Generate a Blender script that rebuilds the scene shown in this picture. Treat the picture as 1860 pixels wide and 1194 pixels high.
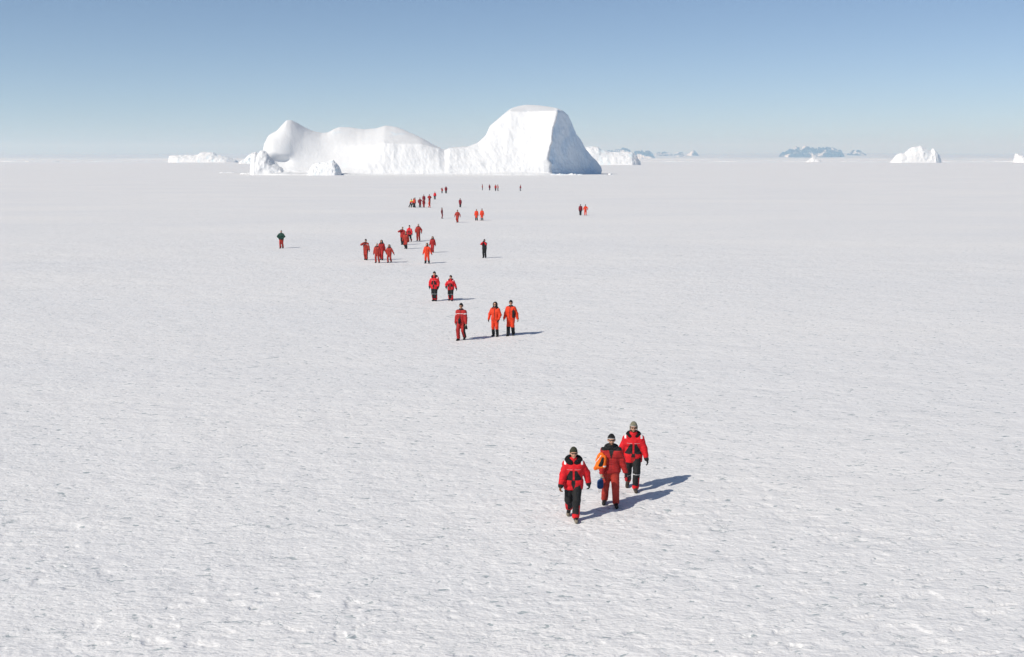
import bpy, math, random
import numpy as np
from mathutils import Vector

# ------------------------------------------------------------------ camera, sky, sun
for o in list(bpy.data.objects): bpy.data.objects.remove(o)
SC = bpy.context.scene
COL = SC.collection
FPX, CX, CY, HOR, H = 2000.0, 930.0, 597.0, 290.0, 8.6
PITCH = math.atan((CY - HOR) / FPX)
cam = bpy.data.cameras.new('camera'); camo = bpy.data.objects.new('camera', cam)
COL.objects.link(camo); SC.camera = camo
cam.sensor_width = 36; cam.lens = 36 * FPX / 1860
cam.clip_start = 0.5; cam.clip_end = 90000
camo.location = (0, 0, H); camo.rotation_euler = (math.pi/2 - PITCH, 0, 0)

SUN_EL = math.radians(40.5)
SUN_DIR = Vector((-0.80*math.cos(SUN_EL), -0.60*math.cos(SUN_EL), math.sin(SUN_EL)))  # towards the sun
sun = bpy.data.lights.new('sun', 'SUN'); suno = bpy.data.objects.new('sun', sun); COL.objects.link(suno)
sun.energy = 4.2; sun.angle = math.radians(0.5); sun.color = (1.0, 0.945, 0.845)
suno.rotation_euler = SUN_DIR.to_track_quat('Z', 'Y').to_euler()
suno.location = (-30, -20, 60)
W = bpy.data.worlds.new("World"); SC.world = W; W.use_nodes = True
nt = W.node_tree; bg = nt.nodes['Background']
sky = nt.nodes.new('ShaderNodeTexSky'); sky.sky_type = 'NISHITA'; sky.sun_disc = False
sky.sun_elevation = SUN_EL
sky.sun_rotation = math.atan2(SUN_DIR.x, SUN_DIR.y)
sky.altitude = 0; sky.air_density = 0.5; sky.dust_density = 0.5; sky.ozone_density = 1.1
nt.links.new(sky.outputs[0], bg.inputs[0]); bg.inputs[1].default_value = 0.107
SC.view_settings.view_transform = 'Standard'; SC.view_settings.look = 'None'
SC.view_settings.exposure = 0.0; SC.view_settings.gamma = 1
SC.render.engine = 'CYCLES'
SC.cycles.volume_bounces = 1; SC.cycles.max_bounces = 6

# ------------------------------------------------------------------ helpers
def P(x, y, D):
    """photo direction (x, y) at horizontal distance D from the camera -> world point"""
    a = (x - CX) / FPX; b = -(y - CY) / FPX
    c, s = math.cos(PITCH), math.sin(PITCH)
    dy = c + b * s; dz = -s + b * c; t = D / dy
    return np.array([a * t, D, H + dz * t])
def G(x, y):
    """ground point seen at (x, y)"""
    a = (x - CX) / FPX; b = -(y - CY) / FPX
    c, s = math.cos(PITCH), math.sin(PITCH)
    dy = c + b * s; dz = -s + b * c; t = -H / dz
    return np.array([a * t, dy * t])

def tag(o, label=None, cat=None, group=None, kind=None):
    if label: o['label'] = label
    if cat: o['category'] = cat
    if group: o['group'] = group
    if kind: o['kind'] = kind
    return o

def hsh(ix, iy, iz, seed):
    n = (ix.astype(np.int64) * 374761393 + iy.astype(np.int64) * 668265263 + iz.astype(np.int64) * 2147483647 + seed * 1274126177) & 0xffffffff
    n = ((n ^ (n >> 13)) * 1274126177) & 0xffffffff
    n = ((n ^ (n >> 15)) * 2246822519) & 0xffffffff
    return ((n ^ (n >> 16)) & 0xffffff) / float(0xffffff)
def noise(x, y, z, seed=0):
    x = np.asarray(x, float); y = np.asarray(y, float) + 0 * x; z = np.asarray(z, float) + 0 * x
    ix, iy, iz = np.floor(x), np.floor(y), np.floor(z)
    fx, fy, fz = x - ix, y - iy, z - iz
    fx, fy, fz = [f * f * f * (f * (f * 6 - 15) + 10) for f in (fx, fy, fz)]
    r = 0
    for a in (0, 1):
        for b in (0, 1):
            for c in (0, 1):
                w = (fx if a else 1 - fx) * (fy if b else 1 - fy) * (fz if c else 1 - fz)
                r = r + w * hsh(ix + a, iy + b, iz + c, seed)
    return r * 2 - 1
def fbm(x, y, z, oct=4, seed=0):
    r = 0; a = 1.0; t = 0
    for i in range(oct):
        r = r + a * noise(x * 2**i + 17.3 * i, y * 2**i - 9.1 * i, z * 2**i + 3.7 * i, seed + i); t += a; a *= 0.5
    return r / t
def sstep(a, b, x):
    t = np.clip((x - a) / (b - a), 0, 1); return t * t * (3 - 2 * t)

def mesh_obj(name, V, F, mats, parent=None, fm=None, smooth=True):
    V = np.asarray(V, np.float32); F = np.asarray(F, np.int32)
    me = bpy.data.meshes.new(name)
    me.vertices.add(len(V)); me.vertices.foreach_set('co', V.ravel())
    k = F.shape[1]
    me.loops.add(F.size); me.loops.foreach_set('vertex_index', F.ravel())
    me.polygons.add(len(F)); me.polygons.foreach_set('loop_start', np.arange(0, F.size, k, dtype=np.int32))
    try: me.polygons.foreach_set('loop_total', np.full(len(F), k, np.int32))
    except Exception: pass
    for m in (mats if isinstance(mats, (list, tuple)) else [mats]): me.materials.append(m)
    if fm is not None: me.polygons.foreach_set('material_index', np.asarray(fm, np.int32))
    me.polygons.foreach_set('use_smooth', np.full(len(F), smooth, bool))
    me.update(calc_edges=True); me.validate()
    o = bpy.data.objects.new(name, me); COL.objects.link(o)
    if parent: o.parent = parent
    return o

def normals(V, F):
    N = np.zeros_like(V)
    n = np.cross(V[F[:, 1]] - V[F[:, 0]], V[F[:, 2]] - V[F[:, 0]])
    if F.shape[1] == 4: n = n + np.cross(V[F[:, 2]] - V[F[:, 0]], V[F[:, 3]] - V[F[:, 0]])
    for k in range(F.shape[1]):
        for c in range(3): N[:, c] += np.bincount(F[:, k], n[:, c], len(V))
    return N / (np.linalg.norm(N, axis=1, keepdims=True) + 1e-12)
def grid_faces(nr, nc, flip=False):
    i = np.arange(nr - 1)[:, None] * nc + np.arange(nc - 1)[None]
    f = np.stack([i, i + 1, i + nc + 1, i + nc], -1).reshape(-1, 4)
    return f[:, ::-1] if flip else f

# ------------------------------------------------------------------ materials
def new_mat(name):
    m = bpy.data.materials.new(name); m.use_nodes = True
    t = m.node_tree; return m, t, t.nodes['Principled BSDF']
def nd(t, typ, **kw):
    n = t.nodes.new(typ)
    for k, v in kw.items():
        if k in n.inputs: n.inputs[k].default_value = v
        else: setattr(n, k, v)
    return n
def mapping(t, scale, rot=(0, 0, 0)):
    tc = nd(t, 'ShaderNodeTexCoord'); mp = nd(t, 'ShaderNodeMapping')
    t.links.new(tc.outputs['Object'], mp.inputs['Vector'])
    mp.inputs['Scale'].default_value = scale; mp.inputs['Rotation'].default_value = rot
    return mp
def tex(t, vec, scale, detail=4, rough=0.5, dist=0.0):
    n = nd(t, 'ShaderNodeTexNoise'); n.inputs['Scale'].default_value = scale; n.inputs['Detail'].default_value = detail
    n.inputs['Roughness'].default_value = rough; n.inputs['Distortion'].default_value = dist
    t.links.new(vec.outputs[0], n.inputs['Vector']); return n
def ramp(t, src, stops):
    r = nd(t, 'ShaderNodeValToRGB'); e = r.color_ramp.elements
    while len(e) > 2: e.remove(e[-1])
    for i, (p, c) in enumerate(stops):
        if i < 2: e[i].position = p; e[i].color = (*c, 1)
        else:
            q = e.new(p); q.color = (*c, 1)
    t.links.new(src, r.inputs[0]); return r
def bump(t, hs, dist, strength=1.0, prev=None):
    b = nd(t, 'ShaderNodeBump'); b.inputs['Distance'].default_value = dist; b.inputs['Strength'].default_value = strength
    t.links.new(hs, b.inputs['Height'])
    if prev: t.links.new(prev.outputs[0], b.inputs['Normal'])
    return b

WIND = math.radians(14)
def snow_ground_mat():
    m, t, p = new_mat('wind_packed_snow')
    mp = mapping(t, (.85, 1.5, 1.0), (0, 0, -WIND))
    big = tex(t, mapping(t, (0.02, 0.05, 1)), 1.0, 4, .6)
    mid = tex(t, mp, 1.3, 6, .62, .4)
    fine = tex(t, mp, 6.0, 4, .6, .6)
    pit = tex(t, mp, 4.2, 3, .6, .6)
    far = tex(t, mapping(t, (0.22, 0.30, 1), (0, 0, -WIND)), 1.0, 6, .7)
    # small grey icy flecks, with the shade at tiny scarps painted into the colour
    c1 = ramp(t, pit.outputs[0], [(0.315, (.38, .43, .45)), (0.385, (.785, .785, .79))])
    c2 = ramp(t, big.outputs[0], [(0.35, (.94, .947, .96)), (0.65, (1, .995, .99))])
    mx = nd(t, 'ShaderNodeMix', data_type='RGBA', blend_type='MULTIPLY'); mx.inputs[0].default_value = 1
    t.links.new(c1.outputs[0], mx.inputs[6]); t.links.new(c2.outputs[0], mx.inputs[7])
    # hairline cracks in the crust, only in scattered patches
    vor = nd(t, 'ShaderNodeTexVoronoi', feature='DISTANCE_TO_EDGE'); vor.inputs['Scale'].default_value = .9
    wob = tex(t, mp, 2.5, 4, .6, .8); vm = nd(t, 'ShaderNodeVectorMath', operation='MULTIPLY_ADD')
    t.links.new(wob.outputs['Color'], vm.inputs[0]); vm.inputs[1].default_value = (.9, .9, 0); t.links.new(mp.outputs[0], vm.inputs[2])
    t.links.new(vm.outputs[0], vor.inputs['Vector'])
    cr = ramp(t, vor.outputs['Distance'], [(0.006, (1, 1, 1)), (0.016, (0, 0, 0))])
    pm = tex(t, mapping(t, (.8, .9, 1)), 1.0, 3, .6); pr = ramp(t, pm.outputs[0], [(0.54, (0, 0, 0)), (0.62, (.75, .75, .75))])
    mu = nd(t, 'ShaderNodeMath', operation='MULTIPLY'); t.links.new(cr.outputs[0], mu.inputs[0]); t.links.new(pr.outputs[0], mu.inputs[1])
    mc = nd(t, 'ShaderNodeMix', data_type='RGBA'); t.links.new(mu.outputs[0], mc.inputs[0]); t.links.new(mx.outputs[2], mc.inputs[6])
    mc.inputs[7].default_value = (.36, .41, .43, 1)
    t.links.new(mc.outputs[2], p.inputs['Base Color'])
    p.inputs['Roughness'].default_value = 0.7; p.inputs['Specular IOR Level'].default_value = 0.25
    b = bump(t, far.outputs[0], 0.15)
    b = bump(t, mid.outputs[0], 0.048, 1, b)
    b = bump(t, fine.outputs[0], 0.022, 1, b)
    b = bump(t, pit.outputs[0], 0.03, 1, b)
    t.links.new(b.outputs[0], p.inputs['Normal'])
    return m
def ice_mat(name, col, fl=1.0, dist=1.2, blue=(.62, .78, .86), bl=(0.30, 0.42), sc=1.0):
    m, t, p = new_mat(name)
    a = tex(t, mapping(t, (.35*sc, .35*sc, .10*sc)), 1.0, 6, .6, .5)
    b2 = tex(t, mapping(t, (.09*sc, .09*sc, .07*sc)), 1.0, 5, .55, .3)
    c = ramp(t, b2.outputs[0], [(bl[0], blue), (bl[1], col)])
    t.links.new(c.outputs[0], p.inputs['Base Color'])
    p.inputs['Roughness'].default_value = .6; p.inputs['Specular IOR Level'].default_value = .25
    b = bump(t, a.outputs[0], dist * fl)
    t.links.new(b.outputs[0], p.inputs['Normal'])
    return m
M_SNOW = snow_ground_mat()
M_BERG = ice_mat('berg_snow', (.705, .72, .74), 1, .22, (.66, .73, .78), (.25, .36))
M_SHADEICE = ice_mat('blue_shade_tinted_ice', (.68, .76, .84), 1, .25, (.54, .67, .81), (.35, .60))  # ice of the shaded right face, the blue of its shade mixed into the colour
M_FAR = ice_mat('distant_berg_snow', (.71, .73, .755), 1, .6, (.66, .78, .84), (.30, .46), .6)
M_ICECAP = ice_mat('ice_cap_snow', (.58, .60, .62), 1, 3.0, (.54, .57, .60), (.3, .6), .01)
M_FLOE = ice_mat('rough_ice', (.76, .78, .80), 1, .3, (.60, .74, .80), (.3, .42), 3)
def rock_mat():
    m, t, p = new_mat('bare_rock_with_snow')
    a = tex(t, mapping(t, (.004, .004, .007)), 1, 6, .65, .4)
    c = ramp(t, a.outputs[0], [(0.50, (.06, .07, .09)), (0.60, (.75, .77, .8))])
    t.links.new(c.outputs[0], p.inputs['Base Color']); p.inputs['Roughness'].default_value = .9
    return m
M_ROCK = rock_mat()

_fc = {}
def fabric(name, col, rough=.75, bmp=.004, scale=22):
    if name in _fc: return _fc[name]
    m, t, p = new_mat(name)
    mp = mapping(t, (1, 1, 1.6))
    a = tex(t, mp, scale, 5, .6, .4); b = tex(t, mp, scale * .35, 3, .5)
    lo = tuple(c * .78 for c in col); hi = tuple(min(1, c * 1.12) for c in col)
    c = ramp(t, b.outputs[0], [(.3, lo), (.7, hi)])
    t.links.new(c.outputs[0], p.inputs['Base Color'])
    p.inputs['Roughness'].default_value = rough; p.inputs['Specular IOR Level'].default_value = .3
    bb = bump(t, a.outputs[0], bmp * 3)
    t.links.new(bb.outputs[0], p.inputs['Normal'])
    _fc[name] = m; return m
RED = fabric('bright_red_nylon', (.60, .010, .017))
DRED = fabric('worn_red_nylon', (.37, .018, .017))
BRICK = fabric('faded_brick_red_fabric', (.37, .034, .022))
MAROON = fabric('maroon_fabric', (.20, .012, .022))
ORANGE = fabric('orange_neoprene', (.70, .048, .012))
VORANGE = fabric('vest_orange', (.95, .17, .012))
BLACK = fabric('black_nylon', (.012, .013, .014))
FUR = fabric('black_pile_lining', (.008, .008, .009), .95, .012, 60)
YELLOW = fabric('fluorescent_yellow', (.72, .86, .03))
WHITE = fabric('reflective_white', (.74, .75, .76), .4)
TOE = fabric('worn_boot_toe', (.20, .17, .13))
SEAM = fabric('dull_piping', (.50, .25, .25))
GREEN = fabric('dark_green_fabric', (.012, .05, .036))
OLIVE = fabric('olive_knit', (.045, .048, .03), .95, .006, 80)
KNIT = fabric('black_knit', (.012, .012, .014), .95, .006, 80)
GREYKNIT = fabric('grey_patterned_knit', (.22, .21, .15), .95, .006, 80)
PALEKNIT = fabric('pale_grey_knit', (.42, .42, .41), .95, .006, 80)
BROWN = fabric('brown_leather', (.20, .075, .022), .6)
DGLOVE = fabric('dark_green_glove', (.02, .028, .02), .7)
TAN = fabric('tan_leather', (.34, .27, .19), .6)
BOOT = fabric('black_rubber', (.016, .015, .014), .5)
BROWNBOOT = fabric('dark_brown_boot', (.045, .035, .028), .6)
BLUE = fabric('blue_bag_fabric', (.012, .05, .16))
SKIN = fabric('tanned_skin', (.50, .27, .18), .55, .001, 30)
BEARD = fabric('brown_beard', (.11, .06, .035), .9, .004, 90)
GREYBEARD = fabric('grey_beard', (.28, .26, .24), .9, .004, 90)
LENS, _t, _p = new_mat('dark_lens'); _p.inputs['Base Color'].default_value = (.006, .006, .007, 1); _p.inputs['Roughness'].default_value = .15

# ------------------------------------------------------------------ ground: one snow sheet to the horizon
CW, SW = math.cos(WIND), math.sin(WIND)
def ground_h(x, y, cell=0.0):
    x = np.asarray(x, float); y = np.asarray(y, float)
    u = x * CW + y * SW; v = -x * SW + y * CW
    cell = cell + 0 * x
    def fade(L): return 1 - sstep(L * .25, L * .6, cell)
    wx = fbm(u / 1.3, v / 1.1, 0.0, 2, 5) * .25
    h = .035 * fbm(u / 5.0, v / 4.0, 0.3, 3, 11) * fade(2.5)
    h = h + .018 * fbm(u / 1.0 + wx, v / .65, 1.3, 2, 21) * fade(.5)
    amt = .4 + .6 * sstep(-.3, .5, noise(u / 6, v / 5, 8.1, 77))
    s = noise((u + wx) / .46, (v + .5 * wx) / .24, 2.2, 31)
    h = h + .005 * sstep(.0, .35, s) * amt * fade(.22)
    s = noise((u - wx) / .26, (v - .5 * wx) / .14, 3.2, 35)
    h = h + .006 * sstep(-.1, .45, s) * fade(.13)
    q = noise((u - wx) / .36, (v + wx) / .15, 5.2, 41)
    h = h - .030 * sstep(.44, .76, q) * amt * fade(.18)
    h = h + .004 * noise(u / .12, v / .07, 7.7, 51) * fade(.09)
    return h
def build_ground():
    r = [3.0]
    while r[-1] < 30000:
        d = r[-1]
        st = .045 * (max(d, 14) / 19) ** 1.75
        if d < 14: st = .35
        if d > 250: st = max(st, d * .03)
        r.append(d + st)
    r = np.array(r)
    th = np.concatenate([np.linspace(-180, -34, 40)[:-1], np.linspace(-34, -27.5, 30)[:-1], np.linspace(-27.5, 27.5, 900), np.linspace(27.5, 34, 30)[1:], np.linspace(34, 180, 40)[1:]])
    th = np.radians(th)
    R, T = np.meshgrid(r, th, indexing='ij')
    X = R * np.sin(T); Y = R * np.cos(T)
    dr = np.gradient(r)[:, None] + 0 * T; dth = R * np.gradient(th)[None]
    cell = np.maximum(dr, dth)
    Z = np.zeros_like(X)
    msk = R < 500
    Z[msk] = ground_h(X[msk], Y[msk], cell[msk] * .8)
    V = np.stack([X, Y, Z], -1).reshape(-1, 3)
    o = mesh_obj('snow_ground', V, grid_faces(len(r), len(th), True), M_SNOW)
    tag(o, kind='structure')
    # the patch right under the camera
    n = len(th); a = th[::20]
    rr = np.array([.01, 1.5, 3.05]); RR, TT = np.meshgrid(rr, a, indexing='ij')
    V = np.stack([RR * np.sin(TT), RR * np.cos(TT), 0 * RR - .07], -1).reshape(-1, 3)
    print('ground verts', len(o.data.vertices))
build_ground()

# ------------------------------------------------------------------ ice bergs
def loft(tab, D0, ns, nseg, back=70, zb=-0.6):
    """tab: s -> list of (x, y, d) rows; base row y None -> on the ground. returns grid (rows, cols, 3)"""
    ks = np.array([k[0] for k in tab], float)
    nr = len(tab[0][1])
    rows = []
    S = np.linspace(ks[0], ks[-1], ns)
    for j in range(nr):
        pts = []
        for s, lst in tab:
            x, y, d = lst[j]
            q = P(x, y if y is not None else 317, D0 + d)
            if y is None: q[2] = zb
            pts.append(q)
        pts = np.array(pts)
        rows.append(np.stack([np.interp(S, ks, pts[:, c]) for c in range(3)], -1))
    bk = rows[-1].copy(); bk[:, 1] += back; bk[:, 2] = zb; rows.append(bk)
    out = []
    for j in range(len(rows) - 1):
        for i in range(nseg):
            t = i / nseg; out.append(rows[j] * (1 - t) + rows[j + 1] * t)
    out.append(rows[-1])
    return np.array(out), S
def smooth_grid(A, kr, kc):
    def sm(A, k, ax):
        if k < 2: return A
        w = np.hanning(2 * k + 1)[1:-1] if k > 1 else np.ones(1); w /= w.sum(); h = len(w) // 2
        pad = [(0, 0)] * 3; pad[ax] = (h, h); B = np.pad(A, pad, mode='edge')
        r = 0
        for i, ww in enumerate(w): r = r + ww * np.take(B, range(i, i + A.shape[ax]), axis=ax)
        return r
    return sm(sm(A, kr, 0), kc, 1)

def big_berg():
    D0 = H * FPX / 27.5
    def full(s, low, mid, rim, crest): return (s, [(s, None, 0), low, mid, rim, crest])
    T = [
     (470, [(472, None, 14), (474, 304, 11), (476, 290, 11), (477, 272, 12), (479, 258, 18)]),
     (485, [(483, None, 3), (484, 298, 6), (484, 276, 5), (483, 258, 8), (485, 243.5, 15)]),
     (500, [(500, None, 0), (500, 294, 8), (499, 277, 4), (499, 255, 9), (501, 235.5, 16)]),
     (511, [(511, None, 0), (511, 293, 9), (511, 281, 4), (511, 250, 10), (512, 223, 18)]),
     (519, [(519, None, 0), (519, 293, 10), (519, 282, 5), (518, 246, 11), (518, 215.5, 18)]),
     (527, [(527, None, 0), (527, 292, 8), (528, 280, 7), (527, 246, 12), (527, 215.9, 19)]),
     (534, [(533, None, 0), (534, 298, 6), (533, 280, 9), (535, 250, 13), (536, 219.7, 20)]),
     (552, [(552, None, 0), (552, 300, 7), (552, 280, 11), (552, 255, 16), (552, 229.4, 24)]),
     (567, [(567, None, 0), (567, 301, 7), (567, 282, 12), (567, 258, 17), (567, 237, 26)]),
     (583, [(583, None, 0), (583, 302, 7), (583, 284, 12), (583, 262, 18), (583, 240, 28)]),
     (594, [(594, None, 0), (594, 302, 7), (594, 283, 13), (594, 260, 19), (594, 239, 29)]),
     (606, [(606, None, 0), (606, 301, 7), (606, 282, 13.5), (606, 257, 20), (606, 232, 31)]),
     (616, [(616, None, 0), (616, 301, 6), (616, 284, 12.5), (616, 260, 19), (616, 228.4, 32)]),
     (633, [(633, None, 0), (633, 301, 5), (633, 286, 11), (633, 265, 17), (633, 229, 34)]),
     (648, [(648, None, 0), (648, 300, 4), (648, 287, 9), (648, 268, 14), (648, 231, 36)]),
     (662, [(662, None, 0), (662, 300, 3), (662, 287, 7), (662, 268, 11), (662, 232.2, 37)]),
     (681, [(681, None, 0), (681, 300, 2), (681, 284, 5), (681, 265, 8), (683, 230, 38)]),
     (697, [(697, None, 0), (697, 300, 2), (697, 280, 4), (697, 260.5, 6), (700, 225.5, 40)]),
     (716, [(716, None, 0), (716, 300, 2), (716, 280, 4), (716, 261, 6), (717, 228.6, 38)]),
     (730, [(730, None, 0), (730, 300, 2), (730, 280, 4), (730, 261, 6), (730, 233, 34)]),
     (753, [(753, None, 0), (753, 300, 2), (753, 281, 4), (753, 262, 6), (753, 243, 28)]),
     (765, [(765, None, 0), (765, 300, 2), (765, 281, 4), (765, 262, 6), (765, 249.5, 24)]),
     (780, [(780, None, 0), (780, 300, 2), (780, 283, 4), (780, 265, 7), (782, 259, 18)]),
     (797, [(797, None, 0), (797, 300, 2), (797, 285, 5), (797, 270, 8), (798, 267.5, 15)]),
     (808, [(808, None, 0), (808, 301, 3), (808, 287, 6), (808, 274, 10), (808, 272.5, 14)]),
     (816, [(816, None, 0), (816, 301, 2), (816, 285, 5), (816, 270, 8), (816, 268, 14)]),
     (848, [(848, None, 0), (848, 300, 3), (848, 283, 7), (848, 268.5, 10), (848, 266.8, 16)]),
     (868, [(868, None, 0), (868, 298, 3), (868, 279, 8), (868, 261, 12), (868, 259, 18)]),
     (883, [(883, None, 0), (883, 295, 4), (883, 270, 9), (883, 247, 14), (883, 245.5, 20)]),
     (891, [(891, None, 0), (891, 292, 4), (891, 262, 10), (890, 230.5, 16), (890, 228.5, 22)]),
     (907, [(907, None, 0), (907, 288, 5), (907, 253, 11), (907, 216.5, 17), (907, 213.9, 24)]),
     (927, [(927, None, 0), (927, 285, 5), (927, 245, 11), (927, 201.8, 17), (927, 197, 30)]),
     (941, [(941, None, 0), (941, 285, 5), (941, 245, 11), (941, 203.2, 17), (941, 191.3, 34)]),
     (956, [(956, None, 0), (956, 285, 4), (956, 245, 10), (956, 203.7, 16), (956, 188.8, 36)]),
     (977, [(975, None, 0), (973, 287, 2), (976, 247, 8), (979, 202.6, 12), (977, 190, 36)]),
     (990, [(990, None, 0), (985, 289, 0), (991, 249, 4), (999, 201.6, 8), (992, 192.2, 34)]),
     (999, [(1000, None, 1), (995, 290, -1), (999, 250, 2), (1008, 201.4, 6), (1005, 194.6, 28)]),
     (1006, [(1008, None, 5), (1004, 292, 4), (1006, 252, 6), (1013, 199.4, 9), (1011, 196.2, 20)]),
     (1014, [(1016, None, 9), (1014, 293, 9), (1015, 256, 10), (1021, 201.5, 13), (1017, 198.5, 20)]),
     (1026, [(1028, None, 14), (1027, 295, 14), (1027, 261, 15), (1031, 209.5, 18), (1030, 209, 24)]),
     (1036, [(1038, None, 19), (1037, 297, 19), (1036, 266, 19), (1038, 224, 21), (1037, 224, 27)]),
     (1048, [(1050, None, 24), (1049, 299, 24), (1048, 275, 24), (1047.5, 245, 26), (1046, 245, 32)]),
     (1062, [(1064, None, 31), (1063, 303, 31), (1063, 287, 31), (1062.5, 268, 32), (1061, 268, 38)]),
     (1080, [(1080, None, 38), (1082, 310, 38), (1082, 301, 38), (1080.5, 291, 39), (1079, 291, 44)]),
     (1092, [(1089, None, 43), (1092, 312, 43), (1092.5, 309, 43), (1091.5, 304, 43), (1088, 303, 48)]),
     (1096, [(1090, None, 48), (1091, 314, 49), (1091, 312, 50), (1090, 310, 52), (1087, 309, 55)]),
    ]
    A, S = loft(T, D0, 900, 30)
    A = smooth_grid(A, 5, 6)
    B = smooth_grid(A, 18, 34); wl = (1 - sstep(620, 660, S))[None, :, None] * .75; wl = wl + (sstep(640, 680, S) * (1 - sstep(790, 830, S)))[None, :, None] * sstep(2.9, 3.5, np.arange(A.shape[0]) / 30)[:, None, None] * .8; keep = sstep(3.3, 3.9, np.arange(A.shape[0]) / 30)[:, None, None] * (1 - sstep(800, 830, S))[None, :, None]
    B[..., 2] = B[..., 2] * (1 - keep[..., 0]) + A[..., 2] * keep[..., 0]; A = A * (1 - wl) + B * wl
    nr, nc = A.shape[:2]
    V = A.reshape(-1, 3); F = grid_faces(nr, nc)
    N = normals(V, F)
    tt = np.repeat(np.arange(nr) / 30.0, nc); ss = np.tile(S, nr)
    wall = sstep(640, 690, ss) * (1 - sstep(2.85, 3.25, tt)) * sstep(.0, .3, tt)
    wall = np.maximum(wall, sstep(885, 925, ss) * (1 - sstep(2.95, 3.2, tt)) * sstep(0, .3, tt))
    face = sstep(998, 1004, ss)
    x, y, z = V.T
    rid = 1 - np.abs(fbm(x / 7, y / 7, z / 16, 4, 3)) * 2.2
    flute = fbm(x / 2.6, y / 2.6, z / 9, 4, 9)
    diag = fbm((x + z * .6) / 5, y / 6, (z - x * .3) / 14, 4, 15)
    crag = 1 - np.abs(fbm(x / 4, y / 4, z / 4, 4, 25)) * 2.5
    d = wall * (1 - face) * (0.24 * (rid - .6) + .14 * flute + .55 * diag)
    d = d + face * (1 - sstep(3.2, 3.6, tt)) * (.8 * diag + .22 * crag + .15 * flute)
    d = d + (1 - np.maximum(wall, face)) * (.35 * fbm(x / 14, y / 14, z / 12, 3, 6) + .05 * flute)
    # broken snow and rubble along the foot
    foot = 1 - sstep(.15, .75, tt)
    d = d + foot * (.5 + .5 * np.abs(fbm(x / 3, y / 3, z / 2, 4, 33)))
    V = V + N * d[:, None]
    V[:, 0] += np.exp(-((ss - 1000) / 7) ** 2) * sstep(.3, .8, tt) * (1 - sstep(2.8, 3.2, tt)) * (1.5 * fbm(0, 0, z / 5, 4, 71) + .5)
    # a low apron of drifted snow in front of the foot
    ap = 1 - sstep(0, .22, tt)
    V[:, 1] -= ap * (9 + 5 * fbm(x / 18, 0, 0, 3, 36)); V[:, 2] = np.where(tt < .02, -.8, V[:, 2])
    fc = V[F].mean(1); ft = tt[F].mean(1); fs = ss[F].mean(1)
    berg = mesh_obj('iceberg', V, F, [M_BERG, M_SHADEICE], None, ((fs > 1001) & (ft < 3.15)).astype(int))  # right face gets the ice colour tinted with its blue shade
    tag(berg, 'huge white iceberg with tall flat-topped peak, its right face in blue shade', 'iceberg')
    # splintered pinnacles fused to the left foot
    pinn = heap('pinnacles', [(455, 309), (458, 290), (460, 278), (462, 279), (465, 276), (469, 278), (474, 273), (480, 273.5), (486, 277), (492, 284), (497, 291), (506, 299), (516, 306), (528, 311)],
                D0 - 4, 22, M_BERG, 3, .6, berg, 7.5)
    return berg, D0
def heap(name, sil, D, depth, mat, seed, amp, parent=None, L=6.0, ns=260, lean=.5, rise=.55, zb=-.6, jag=0):
    """a body of ice: crest line given from left to right, real depth, broken faces"""
    nr, k = 4, 26
    tab = []
    for i, (x, y) in enumerate(sil):
        base = 317
        q = P(x, y, D + depth * lean); 
        tab.append((x, q))
    ks = np.array([a for a, _ in tab]); S = np.linspace(ks[0], ks[-1], ns)
    C = np.stack([np.interp(S, ks, np.array([q[c] for _, q in tab])) for c in range(3)], -1)
    if jag: C[:, 2] += jag * (fbm(S / 2.6, 0, .5, 4, seed) + .6 * np.abs(noise(S / 1.6, 0, 3, seed)) )
    hgt = np.maximum(C[:, 2], 0)
    e = np.clip(np.minimum(S - ks[0], ks[-1] - S) / (ks[-1] - ks[0]) * 6, 0, 1) ** .5
    b0 = C.copy(); b0[:, 1] = C[:, 1] - depth * lean * e; b0[:, 2] = zb
    m1 = C.copy(); m1[:, 1] = C[:, 1] - depth * lean * e * (1 - rise * .45); m1[:, 2] = hgt * rise
    m2 = C.copy(); m2[:, 1] = C[:, 1] - depth * lean * e * .30; m2[:, 2] = hgt * .90
    b1 = C.copy(); b1[:, 1] = C[:, 1] + depth * (1 - lean) * e; b1[:, 2] = zb
    rows = [b0, m1, m2, C, b1]; out = []
    for j in range(4):
        for i in range(k): out.append(rows[j] * (1 - i / k) + rows[j + 1] * (i / k))
    out.append(b1); A = smooth_grid(np.array(out), 4, 2)
    # keep the crest height after smoothing
    V = A.reshape(-1, 3); F = grid_faces(A.shape[0], ns); N = normals(V, F)
    x, y, z = V.T
    r = 1 - np.abs(fbm(x / L, y / L, z / L, 4, seed)) * 2.4
    tt = np.repeat(np.arange(A.shape[0]) / k, ns); w = sstep(0, .4, tt) * (1 - .6 * sstep(2.6, 3.0, tt))
    d = amp * w * ((r - .6) + .7 * fbm(x / L * 2, y / L * 2, z / L * .8, 4, seed + 7))
    V = V + N * d[:, None]
    return mesh_obj(name, V, F, mat, parent)
berg, DB = big_berg()

o = heap('ice_block', [(560, 313), (566, 300), (575, 296), (590, 294), (600, 291.5), (605, 290), (610, 295), (616, 302), (619, 308), (621, 315)], DB - 16, 14, M_FLOE, 8, .35, None, 3.0)
tag(o, 'small ice block with a shaded face at the foot of the huge iceberg', 'ice block')

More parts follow.
